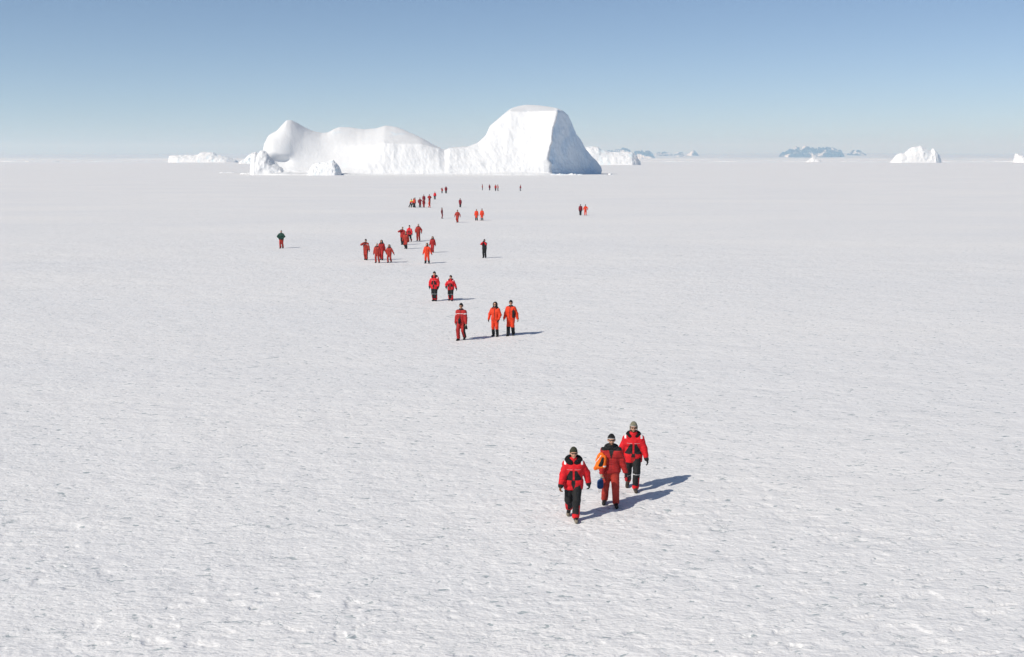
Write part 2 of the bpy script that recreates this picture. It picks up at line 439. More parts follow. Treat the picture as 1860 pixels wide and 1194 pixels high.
o = heap('iceberg', [(434, 298), (437, 294), (441, 290), (446, 288), (450, 284), (453, 280.5), (457, 279), (460, 276.5), (466, 276), (474, 280), (480, 298)], 2300, 40, M_FAR, 92, 1.6, None, 12)
tag(o, 'ragged wedge of ice peeping out behind the left foot of the huge iceberg', 'iceberg', 'distant icebergs')
def dist_at(ybase): return H * FPX / (ybase - HOR)
o = heap('iceberg', [(305, 297), (307, 284), (315, 282), (345, 281.5), (360, 281), (364, 277), (372, 276), (388, 276.5), (394, 281), (410, 284), (424, 289), (431, 292), (434, 296)], 3200, 60, M_FAR, 12, 1.4, None, 18)
tag(o, 'low flat iceberg with a small cap on top, left of the huge iceberg', 'iceberg', 'distant icebergs')
o = heap('iceberg', [(1050, 300), (1056, 267), (1075, 266), (1086, 267), (1090, 271), (1105, 275), (1120, 276), (1138, 275.5), (1148, 276.5), (1155, 282), (1160, 290), (1163, 293), (1164.5, 300)], 1750, 50, M_FAR, 22, .9, None, 12)
tag(o, 'long low iceberg half hidden behind the right end of the huge iceberg', 'iceberg', 'distant icebergs')
o = heap('iceberg', [(1616, 296), (1621, 289), (1628, 281), (1636, 278), (1642, 278.5), (1650, 271), (1656, 267.5), (1665, 266.5), (1671, 264.5), (1678, 268), (1684, 273), (1690, 274), (1694, 268.5), (1700, 274), (1706, 281), (1708, 287), (1709, 296)], 3000, 70, M_FAR, 32, 2.2, None, 20)
tag(o, 'jagged white iceberg with two peaks standing alone on the right', 'iceberg', 'distant icebergs')
o = heap('iceberg', [(1841, 296), (1844, 279), (1849, 280.5), (1858, 283), (1868, 284), (1890, 285), (1905, 296)], 3100, 60, M_FAR, 42, 2.5, None, 15)
tag(o, 'iceberg cut off by the right edge of the picture', 'iceberg', 'distant icebergs')
o = heap('iceberg', [(1463, 294.5), (1470, 290), (1476, 285.5), (1479, 286.5), (1482, 289), (1489, 290), (1491, 294.5)], 3600, 40, M_FAR, 52, 1.6, None, 10)
tag(o, 'smallest iceberg, a low pyramid below the larger blue mountains', 'iceberg', 'distant icebergs')
o = heap('iceberg', [(46, 294.5), (49, 291.5), (53, 292), (57, 293), (60, 294.8)], 3900, 20, M_FAR, 62, .8, None, 8)
tag(o, 'tiny lump of ice on the ridge line near the left edge', 'iceberg', 'distant icebergs')

# thin rough ice and lumps beside the big berg
def lump(name, x, ypx, w, h, dp, seed, label, mat=M_FLOE, D=None):
    g = G(x, ypx)
    D = g[1] if D is None else D
    n = 60; S = np.linspace(0, 1, n)
    hh = h * (np.sin(np.pi * S) ** .5) * (0.5 + .9 * np.abs(fbm(S * 7 + seed, 0, 0, 3, seed)))
    k = 14; out = []
    for j in range(k + 1):
        t = j / k; zz = hh * np.sin(np.pi * t) ** .6 - .15
        xx = g[0] + (S - .5) * w; yy = D + (t - .5) * dp * np.sin(np.pi * S) ** .5
        out.append(np.stack([xx, yy + 0 * S, zz], -1))
    V = np.array(out).reshape(-1, 3); x_, y_, z_ = V.T
    V = V + np.stack([0 * x_, .2 * h * fbm(x_ / h, y_ / h, z_ / h, 3, seed), .25 * h * fbm(x_ / h, y_ / h, 0, 3, seed + 1)], -1)
    o = mesh_obj(name, V, grid_faces(k + 1, n), mat); tag(o, label, 'ice')
    return o
lump('pressure_ice', 418, 314.5, 15, 1.0, 6, 3, 'low broken ice ridge on the snow just left of the huge iceberg')
lump('pressure_ice', 1108, 317.5, 2.2, 1.1, 2, 5, 'dark lump of ice just right of the huge iceberg foot')
lump('pressure_ice', 1032, 318.4, 20, 1.3, 5, 7, 'white drift of broken ice under the shaded face of the huge iceberg')

lump('pressure_ice', 449, 316.6, 9, 1.5, 4, 11, 'small white heap of ice at the left foot of the huge iceberg')
def ridge():
    n = 2600; X = np.linspace(-2600, 2600, n)
    Y0 = 4100 + 250 * fbm(X / 900, 0, 0, 3, 4)
    h = 1.2 + 5.5 * np.clip(fbm(X / 60, 0, 1, 5, 2) + .25, 0, 1) * (0.5 + .5 * noise(X / 500, 0, 0, 9)) + 1.5 * np.abs(noise(X / 9, 0, 0, 8))
    k = 8; out = []
    for j in range(k + 1):
        t = j / k; out.append(np.stack([X, Y0 + (t - .5) * 26 + 6 * fbm(X / 20, t * 3, 0, 2, 6), h * np.sin(np.pi * t) ** .7 - .2], -1))
    o = mesh_obj('pressure_ridge', np.array(out).reshape(-1, 3), grid_faces(k + 1, n), M_FAR); tag(o, kind='structure')
    n = 1500; X = np.linspace(-2300, 2300, n); out = []
    h = 7 * np.clip(fbm(X / 90, 0, 4, 4, 12) + .1, 0, 1) + .3
    for j in range(k + 1):
        t = j / k; out.append(np.stack([X, 3500 + 200 * fbm(X / 700, 0, 3, 2, 3) + (t - .5) * 30, h * .5 * np.sin(np.pi * t) ** .7 - .25], -1))
    o = mesh_obj('pressure_ridge', np.array(out).reshape(-1, 3), grid_faces(k + 1, n), M_FAR); tag(o, kind='structure')
ridge()

def ice_cap():
    n = 900; X = np.linspace(-16000, 16000, n)
    out = []
    top = 118 + 14 * fbm(X / 6000, 0, 0, 3, 8) + 4 * fbm(X / 900, 0, 0, 3, 18)
    top = top + 14 * np.exp(-((X - 5500) / 1600) ** 2)
    prof = [(0, -2), (.02, .10), (.12, .3), (.3, .55), (.55, .8), (.8, .95), (1, 1.0), (1.1, .98), (1.6, .5)]
    for t, f in prof:
        Y = 15000 + t * 6000 + 500 * fbm(X / 3000, t * 2, 0, 3, 14)
        z = (f * top * (1 + .0 * t)) + (5 * fbm(X / 800, t * 6, 0, 3, 24) if 0 < f < 1 else 0)
        out.append(np.stack([X, Y, z + 0 * X], -1))
    o = mesh_obj('ice_cap_hills', np.array(out).reshape(-1, 3), grid_faces(len(prof), n), M_ICECAP); tag(o, kind='structure')
ice_cap()

def nunatak(sil, D, label, seed):
    o = heap('mountain', sil, D, 900, M_ROCK, seed, 16, None, 160, 500, .5, .5, -20, 42)
    tag(o, label, 'mountain', 'bare rock mountains poking out of the ice cap')
nunatak([(1414, 287), (1420, 278.5), (1428, 275), (1436, 273.5), (1441, 270.5), (1446, 270), (1449, 274), (1455, 270), (1461, 266.5), (1466, 267.5), (1472, 270.5), (1482, 271), (1492, 272), (1500, 270.5), (1510, 271), (1520, 274), (1526, 277), (1532, 283)], 15600, 'broad blue jagged mountain range above the smallest iceberg', 71)
nunatak([(1537, 283), (1548, 277.5), (1556, 277), (1562, 278), (1572, 282)], 16500, 'faint sliver of mountain right of the broad jagged range', 72)
nunatak([(1098, 284), (1106, 275), (1112, 274), (1122, 275), (1133, 272.5), (1140, 273.5), (1150, 284)], 15800, 'low blue mountain peeping over the long low iceberg', 73)
nunatak([(1148, 288), (1153, 277), (1160, 275.5), (1168, 277), (1176, 278.5), (1182, 282), (1187, 287)], 15300, 'blue mountain just right of the long low iceberg', 74)
nunatak([(1224, 285), (1229, 278.5), (1233, 277), (1237, 279), (1240, 284)], 15900, 'tiny blue peak right of the thin low mountain strip', 75)
nunatak([(1248, 283), (1254, 277.5), (1258, 276.5), (1262, 278), (1266, 283)], 16600, 'faintest tiny peak on the skyline, right of centre', 76)
nunatak([(1188, 284), (1196, 279), (1206, 277.8), (1216, 279), (1222, 284)], 16600, 'thin low strip of mountain left of the tiny blue peak', 77)

# ------------------------------------------------------------------ implicit surface modelling of people
E12 = [(0,1),(2,3),(4,5),(6,7),(0,2),(1,3),(4,6),(5,7),(0,4),(1,5),(2,6),(3,7)]
CR = np.array([[(c >> 2) & 1, (c >> 1) & 1, c & 1] for c in range(8)])
def surface_nets(F, org, h):
    S = F < 0
    n = np.zeros(tuple(s - 1 for s in F.shape), np.int8)
    for a, b, c in CR:
        n += S[a:a + n.shape[0], b:b + n.shape[1], c:c + n.shape[2]]
    act = (n > 0) & (n < 8)
    idx = np.argwhere(act)
    vals = np.stack([F[idx[:, 0] + a, idx[:, 1] + b, idx[:, 2] + c] for a, b, c in CR], 1)
    acc = np.zeros((len(idx), 3)); cnt = np.zeros(len(idx))
    for i, j in E12:
        m = (vals[:, i] < 0) != (vals[:, j] < 0)
        t = np.where(m, vals[:, i] / np.where(m, vals[:, i] - vals[:, j], 1), 0)
        acc += m[:, None] * (CR[i] + t[:, None] * (CR[j] - CR[i])); cnt += m
    V = org + h * (idx + acc / cnt[:, None])
    ids = -np.ones(n.shape, np.int64); ids[act] = np.arange(len(idx))
    Q = []
    for ax in range(3):
        sl0 = [slice(None)] * 3; sl1 = [slice(None)] * 3
        sl0[ax] = slice(0, -1); sl1[ax] = slice(1, None)
        a, b = S[tuple(sl0)], S[tuple(sl1)]
        e = np.argwhere(a != b); o1, o2 = (ax + 1) % 3, (ax + 2) % 3
        ok = (e[:, o1] > 0) & (e[:, o2] > 0) & (e[:, o1] < F.shape[o1] - 1) & (e[:, o2] < F.shape[o2] - 1); e = e[ok]
        if not len(e): continue
        flip = a[e[:, 0], e[:, 1], e[:, 2]]
        def g(d1, d2):
            q = e.copy(); q[:, o1] -= d1; q[:, o2] -= d2
            return ids[q[:, 0], q[:, 1], q[:, 2]]
        q = np.stack([g(1, 1), g(0, 1), g(0, 0), g(1, 0)], 1)
        q = np.where(flip[:, None], q, q[:, ::-1]); Q.append(q)
    return V, np.concatenate(Q)

# a primitive is (a, b, ra, rb, k, sx, sy) : tapered capsule, blend radius k, widths scaled by sx, sy
def cap(a, b, ra, rb=None, k=.03, sx=1, sy=1):
    return (np.array(a, float), np.array(b, float), ra, ra if rb is None else rb, k, sx, sy)
def dist_prim(p, X, Y, Z):
    a, b, ra, rb, k, sx, sy = p
    bx, by, bz = (b[0] - a[0]) / sx, (b[1] - a[1]) / sy, b[2] - a[2]
    px, py, pz = (X - a[0]) / sx, (Y - a[1]) / sy, Z - a[2]
    L = bx * bx + by * by + bz * bz
    t = np.clip((px * bx + py * by + pz * bz) / L, 0, 1) if L > 1e-9 else 0 * (px + py + pz)
    d = np.sqrt((px - t * bx) ** 2 + (py - t * by) ** 2 + (pz - t * bz) ** 2) - (ra + (rb - ra) * t)
    return d * min(sx, sy, 1), t
def field(prims, h, cuts=()):
    lo = np.min([np.minimum(p[0], p[1]) - max(p[2], p[3]) * max(p[5], p[6], 1) for p in prims], 0) - 3 * h - .01
    hi = np.max([np.maximum(p[0], p[1]) + max(p[2], p[3]) * max(p[5], p[6], 1) for p in prims], 0) + 3 * h + .01
    n = np.ceil((hi - lo) / h).astype(int) + 1
    F = np.full(n, 1.0, np.float32)
    ax = [lo[c] + h * np.arange(n[c]) for c in range(3)]
    for p in prims:
        m = max(p[2], p[3]) * max(p[5], p[6], 1) + p[4] * 2 + 3 * h
        l2 = np.minimum(p[0], p[1]) - m; h2 = np.maximum(p[0], p[1]) + m
        s = [slice(max(0, int((l2[c] - lo[c]) / h)), min(n[c], int((h2[c] - lo[c]) / h) + 2)) for c in range(3)]
        X, Y, Z = ax[0][s[0]][:, None, None], ax[1][s[1]][None, :, None], ax[2][s[2]][None, None, :]
        d, _ = dist_prim(p, X, Y, Z)
        A = F[tuple(s)]; k = p[4]
        hh = np.clip(.5 + .5 * (A - d) / k, 0, 1)
        F[tuple(s)] = A * (1 - hh) + d * hh - k * hh * (1 - hh)
    if cuts:
        X, Y, Z = ax[0][:, None, None], ax[1][None, :, None], ax[2][None, None, :]
        for q, nn in cuts:
            F = np.maximum(F, ((X - q[0]) * nn[0] + (Y - q[1]) * nn[1] + (Z - q[2]) * nn[2]).astype(np.float32))
    return F, lo
def skin(prims, h, cuts=(), wr=0.0, seed=0, ws=(7, 7, 13)):
    F, lo = field(prims, h, cuts)
    V, Q = surface_nets(F, lo, h)
    if wr:
        N = normals(V, Q); x, y, z = V.T
        f = fbm(x * ws[0], y * ws[1], z * ws[2], 3, seed)
        r = 1 - np.abs(f) * 3
        V = V + N * (wr * (f * .8 + r * .5))[:, None]
    return V, Q

def ik(a, c, l1, l2, pole):
    a, c, pole = np.array(a, float), np.array(c, float), np.array(pole, float)
    d = c - a; L = np.linalg.norm(d); Lm = (l1 + l2) * .999
    if L > Lm: c = a + d * Lm / L; L = Lm
    u = (c - a) / L
    x = (l1 * l1 - l2 * l2 + L * L) / (2 * L); hh = math.sqrt(max(l1 * l1 - x * x, 0))
    w = pole - u * np.dot(pole, u); w = w / (np.linalg.norm(w) + 1e-9)
    return a + u * x + w * hh, c
def unit(v): v = np.array(v, float); return v / (np.linalg.norm(v) + 1e-9)

def hand_prims(w, d, pn, side, curl, g=1.0):
    """palm, four fingers of unequal length bent at two knuckles, thumb off the side of the palm"""
    w = np.array(w, float); d = unit(d); pn = unit(pn - d * np.dot(pn, d)); a = np.cross(d, pn) * side  # a: towards the thumb
    pr = []
    kn = w + d * .095
    for o in (-.028, 0, .026): pr.append(cap(w + d * .012 + a * o * .6, kn + a * o, .017 * g, .015 * g, .015))
    pr.append(cap(w - d * .04, w + d * .03, .027 * g, .026 * g, .02))
    for o, L in ((.032, .074), (.011, .084), (-.011, .078), (-.032, .062)):
        b = kn + a * o; c1 = unit(d * math.cos(curl) + pn * math.sin(curl)); p1 = b + c1 * L * .5
        c2 = unit(d * math.cos(curl * 2.1) + pn * math.sin(curl * 2.1)); p2 = p1 + c2 * L * .5
        pr.append(cap(b, p1, .0095 * g, .009 * g, .006)); pr.append(cap(p1, p2, .009 * g, .0075 * g, .006))
    t0 = w + d * .025 + a * .028; t1 = t0 + unit(d * .75 + a * .7 + pn * .25) * .045; t2 = t1 + unit(d * .95 + a * .15 + pn * .45) * .034
    pr.append(cap(t0, t1, .014 * g, .011 * g, .010)); pr.append(cap(t1, t2, .011 * g, .009 * g, .006))
    return pr

POSES = {
 # feet: (x, y, heel lift, toe-out) for viewer-left then viewer-right; hands: wrist (x, y, z) and elbow hint
 'stand': dict(f=[(-.12, 0, 0), (.12, .02, 0)], w=[(-.29, -.06, .86), (.30, -.02, .85)], e=[(-.5, .6, 0), (.5, .6, 0)]),
 'walkL': dict(f=[(-.10, .26, .09), (.08, -.26, 0)], w=[(-.34, -.16, .90), (.35, .05, .88)], e=[(-.7, .7, 0), (.7, .6, 0)]),
 'walkR': dict(f=[(-.08, -.26, 0), (.10, .26, .09)], w=[(-.35, .06, .88), (.34, -.16, .90)], e=[(-.7, .7, 0), (.7, .6, 0)]),
 'stepL': dict(f=[(-.11, .14, .05), (.10, -.16, 0)], w=[(-.29, -.16, .88), (.30, .07, .85)], e=[(-.6, .7, 0), (.6, .6, 0)]),
 'stepR': dict(f=[(-.10, -.16, 0), (.11, .14, .05)], w=[(-.30, .07, .85), (.29, -.16, .88)], e=[(-.6, .6, 0), (.6, .7, 0)]),
 'close': dict(f=[(-.07, 0, 0), (.07, .01, 0)], w=[(-.24, -.05, .86), (.24, -.05, .86)], e=[(-.5, .6, 0), (.5, .6, 0)]),
 'carry': dict(f=[(-.15, .10, .02), (.13, -.12, 0)], w=[(-.235, -.23, .86), (.36, -.05, .86)], e=[(-1, .55, 0), (.6, .5, 0)]),
 'face': dict(f=[(-.11, .02, 0), (.11, 0, 0)], w=[(-.09, -.23, 1.55), (.09, -.23, 1.55)], e=[(-.75, -.1, -1), (.75, -.1, -1)]),
 'hips': dict(f=[(-.09, -.10, 0), (.11, .06, 0)], w=[(-.17, -.20, 1.03), (.17, -.17, 1.02)], e=[(-1, .25, 0), (1, .25, 0)]),
 'wave': dict(f=[(-.11, .10, .02), (.09, -.10, 0)], w=[(-.12, -.24, 1.50), (.33, -.06, .86)], e=[(-1, -.1, -.75), (.5, .6, 0)]),
 'reach': dict(f=[(-.12, 0, 0), (.12, .02, 0)], w=[(-.30, -.05, .92), (.42, -.40, 1.15)], e=[(-.8, .5, 0), (.4, .2, -1)]),
 'push': dict(f=[(-.09, .34, .05), (.09, -.05, 0)], w=[(-.18, -.52, 1.08), (.18, -.52, 1.10)], e=[(-.6, .2, -1), (.6, .2, -1)]),
}
GROUP = 'people in red and orange suits walking over the sea ice'
LOFTS = []
def person(px, py, hpx, pose, style, label, res=2, heading=0.0, hat=KNIT, gloves=BLACK, boots=BOOT, bulk=1.0, headturn=0.0, lean=0.0,
           glasses=None, beard=None, hood=False, twist=0.0, opt={}):
    seed = int(px * 7 + py)
    if res and not heading: heading = (seed * 37 % 37) - 18; headturn = headturn + (seed * 53 % 31) - 15
    g = G(px, py); gz = float(ground_h(g[0], g[1], .03 if g[1] < 45 else 1.0)) if g[1] < 500 else 0.0
    # real height from the photo height at that distance
    s = hpx * (g[1] / math.cos(PITCH)) / FPX * 1.0
    top = P(px, py - hpx, g[1]); s = top[2] / 1.83
    root = bpy.data.objects.new('person', None); COL.objects.link(root)
    root.location = (g[0], g[1], gz - .006); root.scale = (s, s, s)
    root.rotation_euler = (0, 0, math.radians(heading) - math.atan2(g[0], g[1]) * .9)
    tag(root, label, 'person', GROUP)
    po = dict(POSES[pose]); po.update(opt)
    B = bulk
    hB = [.0075, .012, .02][res]; hJ = [.011, .015, .021][res]; hG = [.0055, .007, .011][res]
    drop = .0 if abs(po['f'][0][1] - po['f'][1][1]) < .3 else .035
    HZ = .93 - drop; dz = -drop
    lx, ly = 0.0, -lean                     # upper body lean forward
    def up(x, y, z):                       # lean the upper body about the hips
        t = max(0, (z - HZ)) ; return np.array([x, y + ly * t / .9, z + dz if z > HZ else z])
    hip = [np.array([-.085, 0, HZ]), np.array([.085, 0, HZ])]
    feet = []; knees = []; ank = []
    for i, (fx, fy, lift) in enumerate(po['f']):
        an = np.array([fx, fy + .03, .10 + lift]); k, an = ik(hip[i], an, .435, .41, (0.12 * (-1 if i == 0 else 1), -1, 0))
        knees.append(k); ank.append(an)
    sh = [up(-.175, 0, 1.405), up(.175, 0, 1.405)]
    el = []; wr = []
    for i in (0, 1):
        w = np.array(po['w'][i], float); w = w + np.array([0, ly * max(0, w[2] - HZ) / .9, dz])
        e, w = ik(sh[i], w, .29, .265, po['e'][i]); el.append(e); wr.append(w)
    ht = math.radians(headturn); ch, shh = math.cos(ht), math.sin(ht)
    def hd(x, y, z):
        q = up(0, 0, z); return np.array([q[0] + x * ch - y * shh, q[1] + x * shh + y * ch, q[2]])
    # ---- body: one continuous mesh
    pr = [cap((-.06, 0, HZ + .02), (.06, 0, HZ + .02), .115, k=.05, sy=.85), cap(up(0, 0, 1.02), up(0, 0, 1.2), .125, .13, .06, sy=.8),
          cap(up(-.07, 0, 1.33), up(.07, 0, 1.33), .115, k=.06, sy=.8), cap(up(-.15, 0, 1.41), up(.15, 0, 1.41), .05, k=.05),
          cap(up(0, .01, 1.46), hd(0, .0, 1.60), .056, .052, .03)]
    pr += [cap(hd(0, .012, 1.685), hd(0, -.008, 1.69), .092, .086, .02, sx=.9), cap(hd(0, -.045, 1.60), hd(0, -.035, 1.64), .042, .055, .04),
           cap(hd(0, -.098, 1.672), hd(0, -.115, 1.645), .009, .014, .012), cap(hd(-.014, -.1, 1.642), hd(.014, -.1, 1.642), .009, .009, .008),
           cap(hd(-.04, -.082, 1.695), hd(.04, -.082, 1.695), .012, .012, .016), cap(hd(-.05, -.06, 1.65), hd(-.03, -.075, 1.64), .02, .02, .02),
           cap(hd(.05, -.06, 1.65), hd(.03, -.075, 1.64), .02, .02, .02), cap(hd(-.022, -.088, 1.612), hd(.022, -.088, 1.612), .009, .009, .006),
           cap(hd(-.018, -.086, 1.600), hd(.018, -.086, 1.600), .009, .009, .006), cap(hd(0, -.08, 1.572), hd(0, -.075, 1.58), .02, .02, .02),
           cap(hd(-.086, .01, 1.64), hd(-.09, .015, 1.675), .011, .015, .008), cap(hd(.086, .01, 1.64), hd(.09, .015, 1.675), .011, .015, .008)]
    for i in (0, 1):
        pr += [cap(hip[i], knees[i], .085, .055, .04), cap(knees[i], ank[i], .056, .038, .03), cap(ank[i], (ank[i][0], ank[i][1] - .14, .05), .034, .024, .02),
               cap(sh[i], el[i], .052, .042, .035), cap(el[i], wr[i], .042, .027, .025)]
        d = unit(wr[i] - el[i]); side = -1 if i == 0 else 1
        pn = po.get('pn', [(1, .2, .1), (-1, .2, .1)])[i]
        pr += hand_prims(wr[i], d, np.array(pn, float), side, po.get('curl', .45))
    V, Q = skin(pr, hB)
    c = V[Q].mean(1); fm = np.zeros(len(Q), int); mats = [SKIN]
    if beard:
        mats.append(beard); cen = hd(0, -.05, 1.60); rel = c - cen
        ly_ = rel[:, 0] * (-shh) + rel[:, 1] * ch
        fm[(np.abs(c[:, 0] - cen[0]) < .085) & (rel[:, 2] < .012) & (rel[:, 2] > -.07) & (ly_ < .03) & ~((np.abs(rel[:, 2] + .005) < .008) & (np.abs(rel[:, 0]) < .02))] = 1
    mesh_obj('body', V, Q, mats, root, fm)
    # ---- clothing fields
    q = B
    torso = [cap((-.07, 0, HZ + .0), (.07, 0, HZ + .0), .14 * q, k=.06, sy=.92), cap(up(-.04, 0, 1.0), up(-.05, 0, 1.2), .155 * q, .155 * q, .06, sy=.86),
             cap(up(.04, 0, 1.0), up(.05, 0, 1.2), .155 * q, .155 * q, .06, sy=.86), cap(up(-.085, 0, 1.30), up(.085, 0, 1.30), .142 * q, k=.07, sy=.88),
             cap(up(-.16, .01, 1.39), up(-.04, .01, 1.475), .078 * q, .07, k=.05), cap(up(.16, .01, 1.39), up(.04, .01, 1.475), .078 * q, .07, k=.05), cap(up(0, .01, 1.46), up(0, .0, 1.545), .10, .088, .05)]
    arms = [[cap(sh[i], el[i], .084 * q, .074 * q, .05), cap(el[i], wr[i], .074 * q, .056 * q, .035)] for i in (0, 1)]
    legs = [[cap(hip[i], knees[i], .118 * q, .084 * q, .04), cap(knees[i], ank[i] + unit(knees[i] - ank[i]) * .02, .082 * q, .078 * q, .03)] for i in (0, 1)]
    def limb(c):
        """label of the nearest bone per face: 0 torso 1/2 upper arm 3/4 forearm 5/6 thigh 7/8 calf, and t along it"""
        bones = [cap((0, 0, HZ), up(0, 0, 1.5), .15 * q)]
        bones += [arms[0][0], arms[1][0], arms[0][1], arms[1][1], legs[0][0], legs[1][0], legs[0][1], legs[1][1]]
        D = []; T = []
        for k, b in enumerate(bones):
            d, t = dist_prim(b, c[:, 0], c[:, 1], c[:, 2]); D.append(d - (.03 if k == 0 else 0)); T.append(t)
        D = np.array(D); T = np.array(T); L = D.argmin(0)
        return L, T[L, np.arange(len(c))]
    def wear(name, prims, rule, mats, cuts=(), wr_=.008, h=None, ws=(7, 7, 13)):
        V, Q = skin(prims, h or hJ, cuts, wr_, seed + len(name), ws)
        c = V[Q].mean(1); L, t = limb(c)
        u = c[:, 0] - twist * np.clip(c[:, 2] - .9, 0, 1); v = c[:, 2] - np.where(c[:, 2] > HZ, dz, 0)
        fm = rule(c, L, t, u, v, c[:, 1]) if rule else None
        return mesh_obj(name, V, Q, mats, root, fm)
    def Z(*a): return np.zeros(len(a[0]), int)
    cuffs = [(wr[i] - unit(wr[i] - el[i]) * .0, unit(wr[i] - el[i])) for i in (0, 1)]
    def sleeves_cut(F): return F
    hem = style.get('hem', .76)
    one = style.get('one', False)
    rj, rt = style.get('jr'), style.get('tr')
    A_, L_ = arms[0] + arms[1], legs[0] + legs[1]
    neckcut = [((0, 0, 1.565 + dz), (0, 0, 1))]
    if one:
        wear('survival_suit', torso + A_ + L_, rj, style['jm'], neckcut + [((0, 0, .09), (0, 0, -1))], .012 * style.get('wr', 1))
    else:
        skirt = [cap((-.075, 0, hem + .05), (-.06, 0, HZ), .142 * q, .14 * q, .05), cap((.075, 0, hem + .05), (.06, 0, HZ), .142 * q, .14 * q, .05)]
        # torso part is cut at the hem, sleeves joined above it
        wear('trousers', [torso[0]] + L_, rt, style['tm'], [((0, 0, HZ + .06), (0, 0, 1)), ((0, 0, .075), (0, 0, -1))], .009, None, (8, 8, 9))
        F1 = torso + skirt + A_
        jc = neckcut + ([((0, 0, hem), (0, 0, -1))] if min(wr[0][2], wr[1][2]) > hem + .02 else [])
        wear('jacket', F1, rj, style['jm'], jc, style.get('jw', .014), None, style.get('jws', (7, 7, 13)))
    # ---- collar / hood lying round the neck
    if style.get('collar'):
        cm, cr = style['collar']; cp = []
        for a in range(-150, 151, 20):
            a = math.radians(a); x = math.sin(a) * .135; y = .02 + math.cos(a) * .095; zz = 1.485 + .035 * math.cos(a)
            cp.append((x, y, zz, cr * (.75 + .35 * math.cos(a / 2))))
        cps = [cap(up(*cp[i][:3]), up(*cp[i + 1][:3]), cp[i][3], cp[i + 1][3], .03) for i in range(len(cp) - 1)]
        V, Q = skin(cps, hJ, (), .006, seed + 5, (20, 20, 20)); mesh_obj('hood_collar', V, Q, cm, root)
    # ---- headwear
    if hood:
        hp = [cap(hd(0, .03, 1.68), hd(0, .015, 1.70), .118, .115, .03), cap(up(0, .05, 1.46), hd(0, .045, 1.62), .12, .105, .05),
              cap(hd(-.075, .0, 1.56), hd(-.085, 0, 1.68), .04, .04, .03), cap(hd(.075, .0, 1.56), hd(.085, 0, 1.68), .04, .04, .03)]
        fw = hd(0, -.055, 1.7); dn = unit(hd(0, -1, 1.7) - hd(0, 0, 1.7))
        V, Q = skin(hp, hJ, [(fw, dn)], .004, seed + 3); mesh_obj('hood', V, Q, hat, root)
    else:
        hp = [cap(hd(0, .02, 1.705), hd(0, .004, 1.725), .104, .094, .02, sx=.95), cap(hd(0, .02, 1.75), hd(0, .02, 1.775), .06, .045, .04)]
        low = hd(0, -.09, 1.712); bk = hd(0, .10, 1.675); nn = unit(np.cross(hd(1, 0, 1.7) - hd(0, 0, 1.7), bk - low))
        if nn[2] > 0: nn = -nn
        V, Q = skin(hp, hG * 1.3, [(low, nn)], .002, seed + 3, (40, 40, 40))
        c = V[Q].mean(1); fm = np.zeros(len(Q), int); hm = [hat]
        if style.get('hatband'):
            hm.append(style['hatband']); dd = -((c - low) @ nn); fm[(dd < .028) & (dd > .008)] = 1
        mesh_obj('knit_hat', V, Q, hm, root, fm)
        if style.get('flaps'):
            for sx in (-1, 1):
                V, Q = skin([cap(hd(sx * .090, .005, 1.70), hd(sx * .090, -.01, 1.60), .024, .018, .01, sx=.6, sy=1.6), cap(hd(sx * .09, -.01, 1.6), hd(sx * .07, -.03, 1.53), .008, .006, .01)], hG * 1.3)
                mesh_obj('ear_flap', V, Q, hat, root)
    if glasses:
        gp = [cap(hd(-.045, -.099, 1.682), hd(-.022, -.106, 1.682), .0155, .0155, .004, sy=.5), cap(hd(.045, -.099, 1.682), hd(.022, -.106, 1.682), .0155, .0155, .004, sy=.5),
              cap(hd(-.03, -.108, 1.69), hd(.03, -.108, 1.69), .005, .005, .004), cap(hd(-.06, -.092, 1.688), hd(-.092, .01, 1.685), .006, .005, .004), cap(hd(.06, -.092, 1.688), hd(.092, .01, 1.685), .006, .005, .004)]
        V, Q = skin(gp, .0045); mesh_obj('sunglasses', V, Q, LENS, root)
    # ---- boots, gloves
    for i in (0, 1):
        an = ank[i]; lift = po['f'][i][2]; pit = lift * 1.6
        toe = np.array([an[0] + (-.02 if i == 0 else .02), an[1] - .185, .045 + (0 if lift else .0)]); heel = np.array([an[0], an[1] + .05, .045 + lift])
        if lift: toe[2] = .05
        bp = [cap(heel, toe, .045, .047, .02), cap(heel + (0, -.03, .012), an + (0, 0, .05), .055, .052, .03), cap(an + (0, -.01, -.01), toe + (0, .05, .005), .053, .044, .02), cap(an, an + unit(knees[i] - an) * style.get('bh', .14), .056, .064, .02)]
        cut = [((toe[0], toe[1], toe[2] - .047), unit((0, -(heel[2] - toe[2]) * 0 + (lift > 0) * (heel[2] - toe[2]) * -1, -.235)))] if False else []
        if not lift: cut = [((0, 0, 0.0), (0, 0, -1))]
        V, Q = skin(bp, hG * 1.6, cut, .001, seed + i)
        bm = style.get('bootmats', [boots]); c = V[Q].mean(1)
        fm = ((c[:, 1] < an[1] - .14) & (c[:, 2] < .09)).astype(int) if len(bm) > 1 else None
        mesh_obj('boot', V, Q, bm, root, fm)
        gm = gloves[i] if isinstance(gloves, (list, tuple)) else gloves
        if gm:
            d = unit(wr[i] - el[i]); side = -1 if i == 0 else 1
            pn = po.get('pn', [(1, .2, .1), (-1, .2, .1)])[i]
            hp = hand_prims(wr[i], d, np.array(pn, float), side, po.get('curl', .45), 1.42)
            V, Q = skin(hp, hG); mesh_obj('glove', V, Q, gm, root)
    return root, dict(wr=wr, el=el, up=up, hd=hd, s=s, knees=knees, ank=ank, hJ=hJ)

